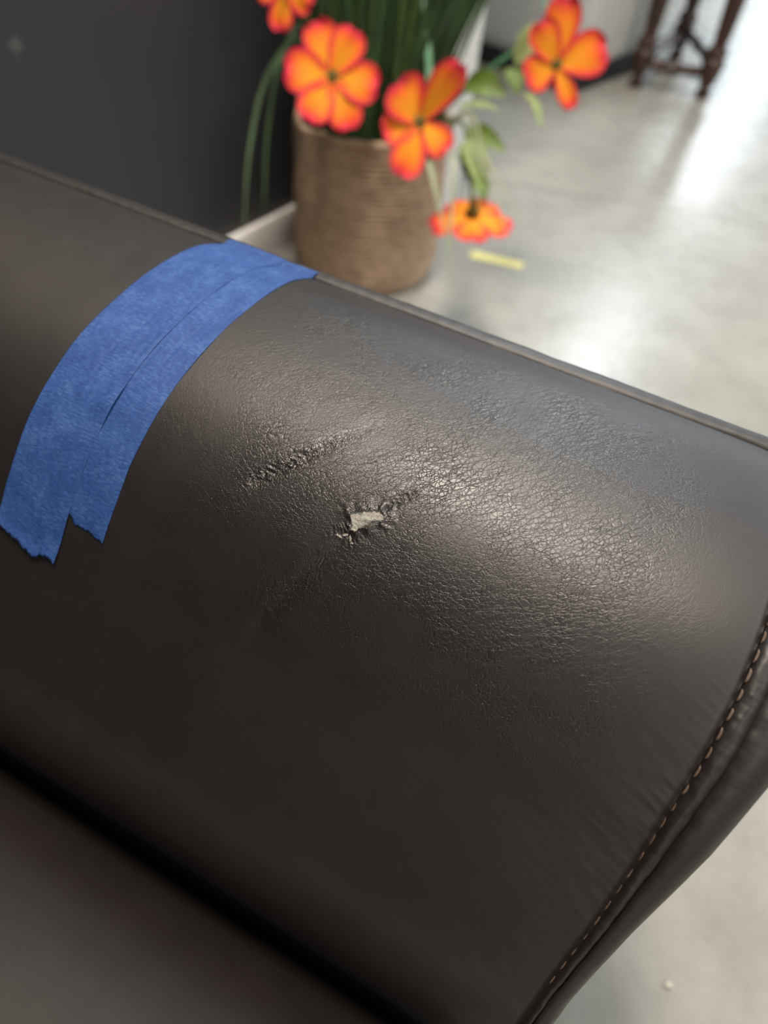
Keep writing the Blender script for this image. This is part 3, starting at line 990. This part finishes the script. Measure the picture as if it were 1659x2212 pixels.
def petal_geo(ln, wd, tilt, cup, ruffle, ph):
    n, m = 11, 9
    V, F, UV = [], [], []
    for i in range(n):
        f = i / (n - 1)
        w_ = 0.5 * wd * (0.34 + 0.66 * math.sin(min(1, f / .62) * math.pi / 2)) * math.sqrt(max(0.0, 1 - max(0, (f - .62) / .40) ** 2.2))
        for k in range(m):
            q = 2 * k / (m - 1) - 1
            x = ln * (0.10 + 0.90 * f) * (1 - 0.05 * (1 - q * q) * (f ** 6)) 
            y = q * w_
            z = ln * (math.tan(tilt) * f * 0.55 - cup * f * f) + wd * (0.07 * q * q * (1 - 0.6 * f)) + ruffle * ln * f * f * math.sin(q * 4.2 + ph)
            V.append((x, y, z)); UV.append((f, q))
    for i in range(n - 1):
        for k in range(m - 1):
            a = i * m + k
            F.append((a, a + m, a + m + 1, a + 1))
    return V, F, UV
def flower(pos, nrm, upv, petals, label, thr=.0145):
    """petals: (angle deg from right, length, width, tilt deg, cup)"""
    pos, z = Vector(pos), Vector(nrm).normalized()
    y = Vector(upv); y = (y - z * y.dot(z)).normalized(); x = y.cross(z)
    fr = Matrix(((x.x, y.x, z.x, pos.x), (x.y, y.y, z.y, pos.y), (x.z, y.z, z.z, pos.z), (0, 0, 0, 1)))
    # calyx tube behind the bloom
    V, F = tube_geo([(0, 0, -.034), (0, 0, -.026), (0, 0, -.012), (0, 0, .000), (0, 0, .003)], [.003, .006, .0075, thr, thr * .7], 10)
    V = [fr @ Vector(v) for v in V]
    body = padd(link_mesh('flower', V, F, 'throat'))
    body['label'] = label
    for i, (an, ln, wd, tl_, cup) in enumerate(petals):
        V, F, UV = petal_geo(ln, wd, R(tl_), cup, 0.05, i * 1.3)
        rm = fr @ Matrix.Translation((0, 0, .001 * (i % 2) + .001)) @ Matrix.Rotation(R(an), 4, 'Z')
        sub(body, link_mesh('petal', [rm @ Vector(v) for v in V], F, 'petal', None, True, UV))
    V, F = tube_geo([(0, 0, 0), (0, 0, .010), (.001, .001, .018)], [.0030, .0026, .0034], 7)
    sub(body, link_mesh('stamen', [fr @ Vector(v) for v in V], F, 'stamen'))
    return body
UPV = Vector((-.12, .72, .68))
flower((-.179, 1.443, .427), (.12, -.82, .56), UPV, [(110, .090, .062, 8, .02), (62, .080, .062, 26, .05), (-12, .082, .070, 20, .06), (-70, .092, .062, 8, .06), (-120, .088, .062, 16, .02), (176, .084, .072, 10, .05)], 'open six petalled bloom facing the camera')
flower((-.021, 1.346, .405), (.35, -.75, .50), UPV, [(138, .072, .080, 30, .02), (66, .092, .055, 50, .0), (-36, .066, .056, 22, .10), (-106, .092, .060, 10, .12), (-158, .070, .056, 8, .05)], 'half turned bloom over the basket rim')
flower((.214, 1.590, .444), (-.20, -.80, .45), UPV, [(80, .108, .066, 18, .02), (113, .076, .058, 30, .02), (8, .092, .078, 16, .04), (-70, .084, .036, 4, .05), (-162, .060, .066, 14, .04)], 'bloom out on the right hand stem')
flower((.091, 1.335, .268), (.06, .22, -.97), (0.0, -.97, -.2), [(88, .058, .062, 22, .0), (18, .076, .060, 16, .02), (-56, .064, .060, 24, .0), (-124, .064, .060, 24, .0), (160, .078, .060, 16, .02)], 'hanging bloom seen from behind near the floor')
flower((-.268, 1.490, .540), (-.1, -.85, .15), UPV, [(-108, .066, .042, 18, .05), (-38, .056, .046, 24, .05), (35, .066, .056, 24, .05), (105, .066, .056, 24, .05), (178, .050, .046, 24, .05)], 'shaded bloom at the far left of the plant')

# ------------------------------------------------------------------ pale upholstered seat far behind
OT = Vector((0.45, 2.80, 0))
ox = Vector((.8, -.6, 0)).normalized(); oy = Vector((.6, .8, 0)).normalized()
orot = math.atan2(ox.y, ox.x)
def ot_c(a, b, z):      # a: along the left face away from the corner, b: along the right face
    return OT - ox * a + oy * b + Vector((0, 0, z))
OW, OD = .85, .52
ott = empty('upholstered_ottoman', ot_c(OW / 2, OD / 2, 0), 'pale grey upholstered ottoman with a dark plinth on the floor behind the plant', 'ottoman')
box_obj('plinth', ot_c(OW / 2, OD / 2, .03), (OW - .05, OD - .05, .06), orot, 'dark_foot', .004, 1, ott)
box_obj('body', ot_c(OW / 2, OD / 2, .225), (OW, OD, .33), orot, 'pale', .05, 5, ott)
box_obj('seat_cushion', ot_c(OW / 2, OD / 2, .455), (OW + .01, OD + .01, .13), orot, 'pale', .05, 5, ott)

# ------------------------------------------------------------------ carved dark wood table
LA, LB, LC = Vector((.690, 3.008, 0)), Vector((.920, 2.982, 0)), Vector((.895, 3.385, 0))
TC = (LA + LB + LC) / 3
tb = empty('side_table', TC, 'small dark mahogany table with carved turned legs and stretchers beside the pale ottoman', 'table')
def lathe(name, base, prof_, mat, sides=14):
    V, F = [], []
    for (r_, z_) in prof_:
        for k in range(sides):
            a = 2 * math.pi * k / sides
            V.append((base.x + r_ * math.cos(a), base.y + r_ * math.sin(a), z_))
    n = len(prof_)
    for i in range(n - 1):
        for k in range(sides):
            F.append((i * sides + k, i * sides + (k + 1) % sides, (i + 1) * sides + (k + 1) % sides, (i + 1) * sides + k))
    F.append(tuple(range(sides))[::-1]); F.append(tuple(range((n - 1) * sides, n * sides)))
    o = link_mesh(name, V, F, mat)
    return rel(tb, o)
LEG = [(r * 1.45, z) for r, z in [(.010, 0), (.016, .004), (.019, .014), (.015, .024), (.011, .034), (.018, .044), (.020, .052), (.018, .060), (.022, .066), (.024, .075), (.022, .084), (.026, .096), (.027, .108), (.024, .118), (.018, .124), (.024, .132), (.026, .140), (.020, .150), (.016, .165), (.019, .20), (.022, .30), (.024, .40), (.018, .46), (.026, .48), (.026, .62)]]
for P_ in (LA, LB, LC):
    lathe('leg', P_, LEG, 'wood')
def stretcher(a, b, z, r=.015):
    d = b - a; pts, rad = [], []
    for k in range(15):
        f = k / 14
        pts.append(a + d * f + Vector((0, 0, z)))
        rad.append(r * (0.8 + 0.35 * math.sin(math.pi * f) + (0.45 if k in (3, 7, 11) else 0)))
    V, F = tube_geo(pts, rad, 8)
    rel(tb, link_mesh('stretcher', V, F, 'wood'))
stretcher(LA, LB, .075); stretcher(LB, LC, .105); stretcher(LC, LA, .092)
def round_top(name, cen, z0, z1, rad, mat, n=40):
    V, F = [], []
    prof_ = [(rad - .012, z0), (rad, z0 + .006), (rad, z1 - .006), (rad - .008, z1), (rad * .5, z1)]
    for r_, z_ in prof_:
        for k in range(n):
            a = 2 * math.pi * k / n
            V.append((cen.x + r_ * math.cos(a), cen.y + r_ * math.sin(a), z_))
    for i in range(len(prof_) - 1):
        for k in range(n):
            F.append((i * n + k, i * n + (k + 1) % n, (i + 1) * n + (k + 1) % n, (i + 1) * n + k))
    F.append(tuple(range(n))[::-1]); F.append(tuple(range((len(prof_) - 1) * n, len(prof_) * n)))
    rel(tb, link_mesh(name, V, F, mat, None, False))
round_top('apron', TC, .55, .622, .235, 'wood')
round_top('tabletop', TC, .620, .650, .29, 'wood')

# ------------------------------------------------------------------ small things on the floor
ya, yb = Vector((.128, 1.694, 0)), Vector((.250, 1.667, 0))
yc = (ya + yb) / 2
yt = box_obj('floor_marker', (yc.x, yc.y, .0006), ((yb - ya).length, .030, .0008), math.atan2((yb - ya).y, (yb - ya).x), 'yellow')
yt['label'] = 'short strip of pale yellow tape stuck on the concrete floor beside the basket'
yt['category'] = 'tape'
V, F = [], []
for i in range(7):
    th = math.pi * i / 6
    for k in range(8):
        a = 2 * math.pi * k / 8
        rr = 1 + 0.2 * math.sin(3 * a + i)
        V.append((.354 + .0045 * rr * math.sin(th) * math.cos(a), .218 + .0032 * rr * math.sin(th) * math.sin(a), .0022 - .0022 * math.cos(th)))
for i in range(6):
    for k in range(8):
        F.append((i * 8 + k, i * 8 + (k + 1) % 8, (i + 1) * 8 + (k + 1) % 8, (i + 1) * 8 + k))
cr = link_mesh('crumb', V, F, 'crumb')
cr['label'] = 'tiny pale crumb lying on the floor below the armrest front'
cr['category'] = 'crumb'
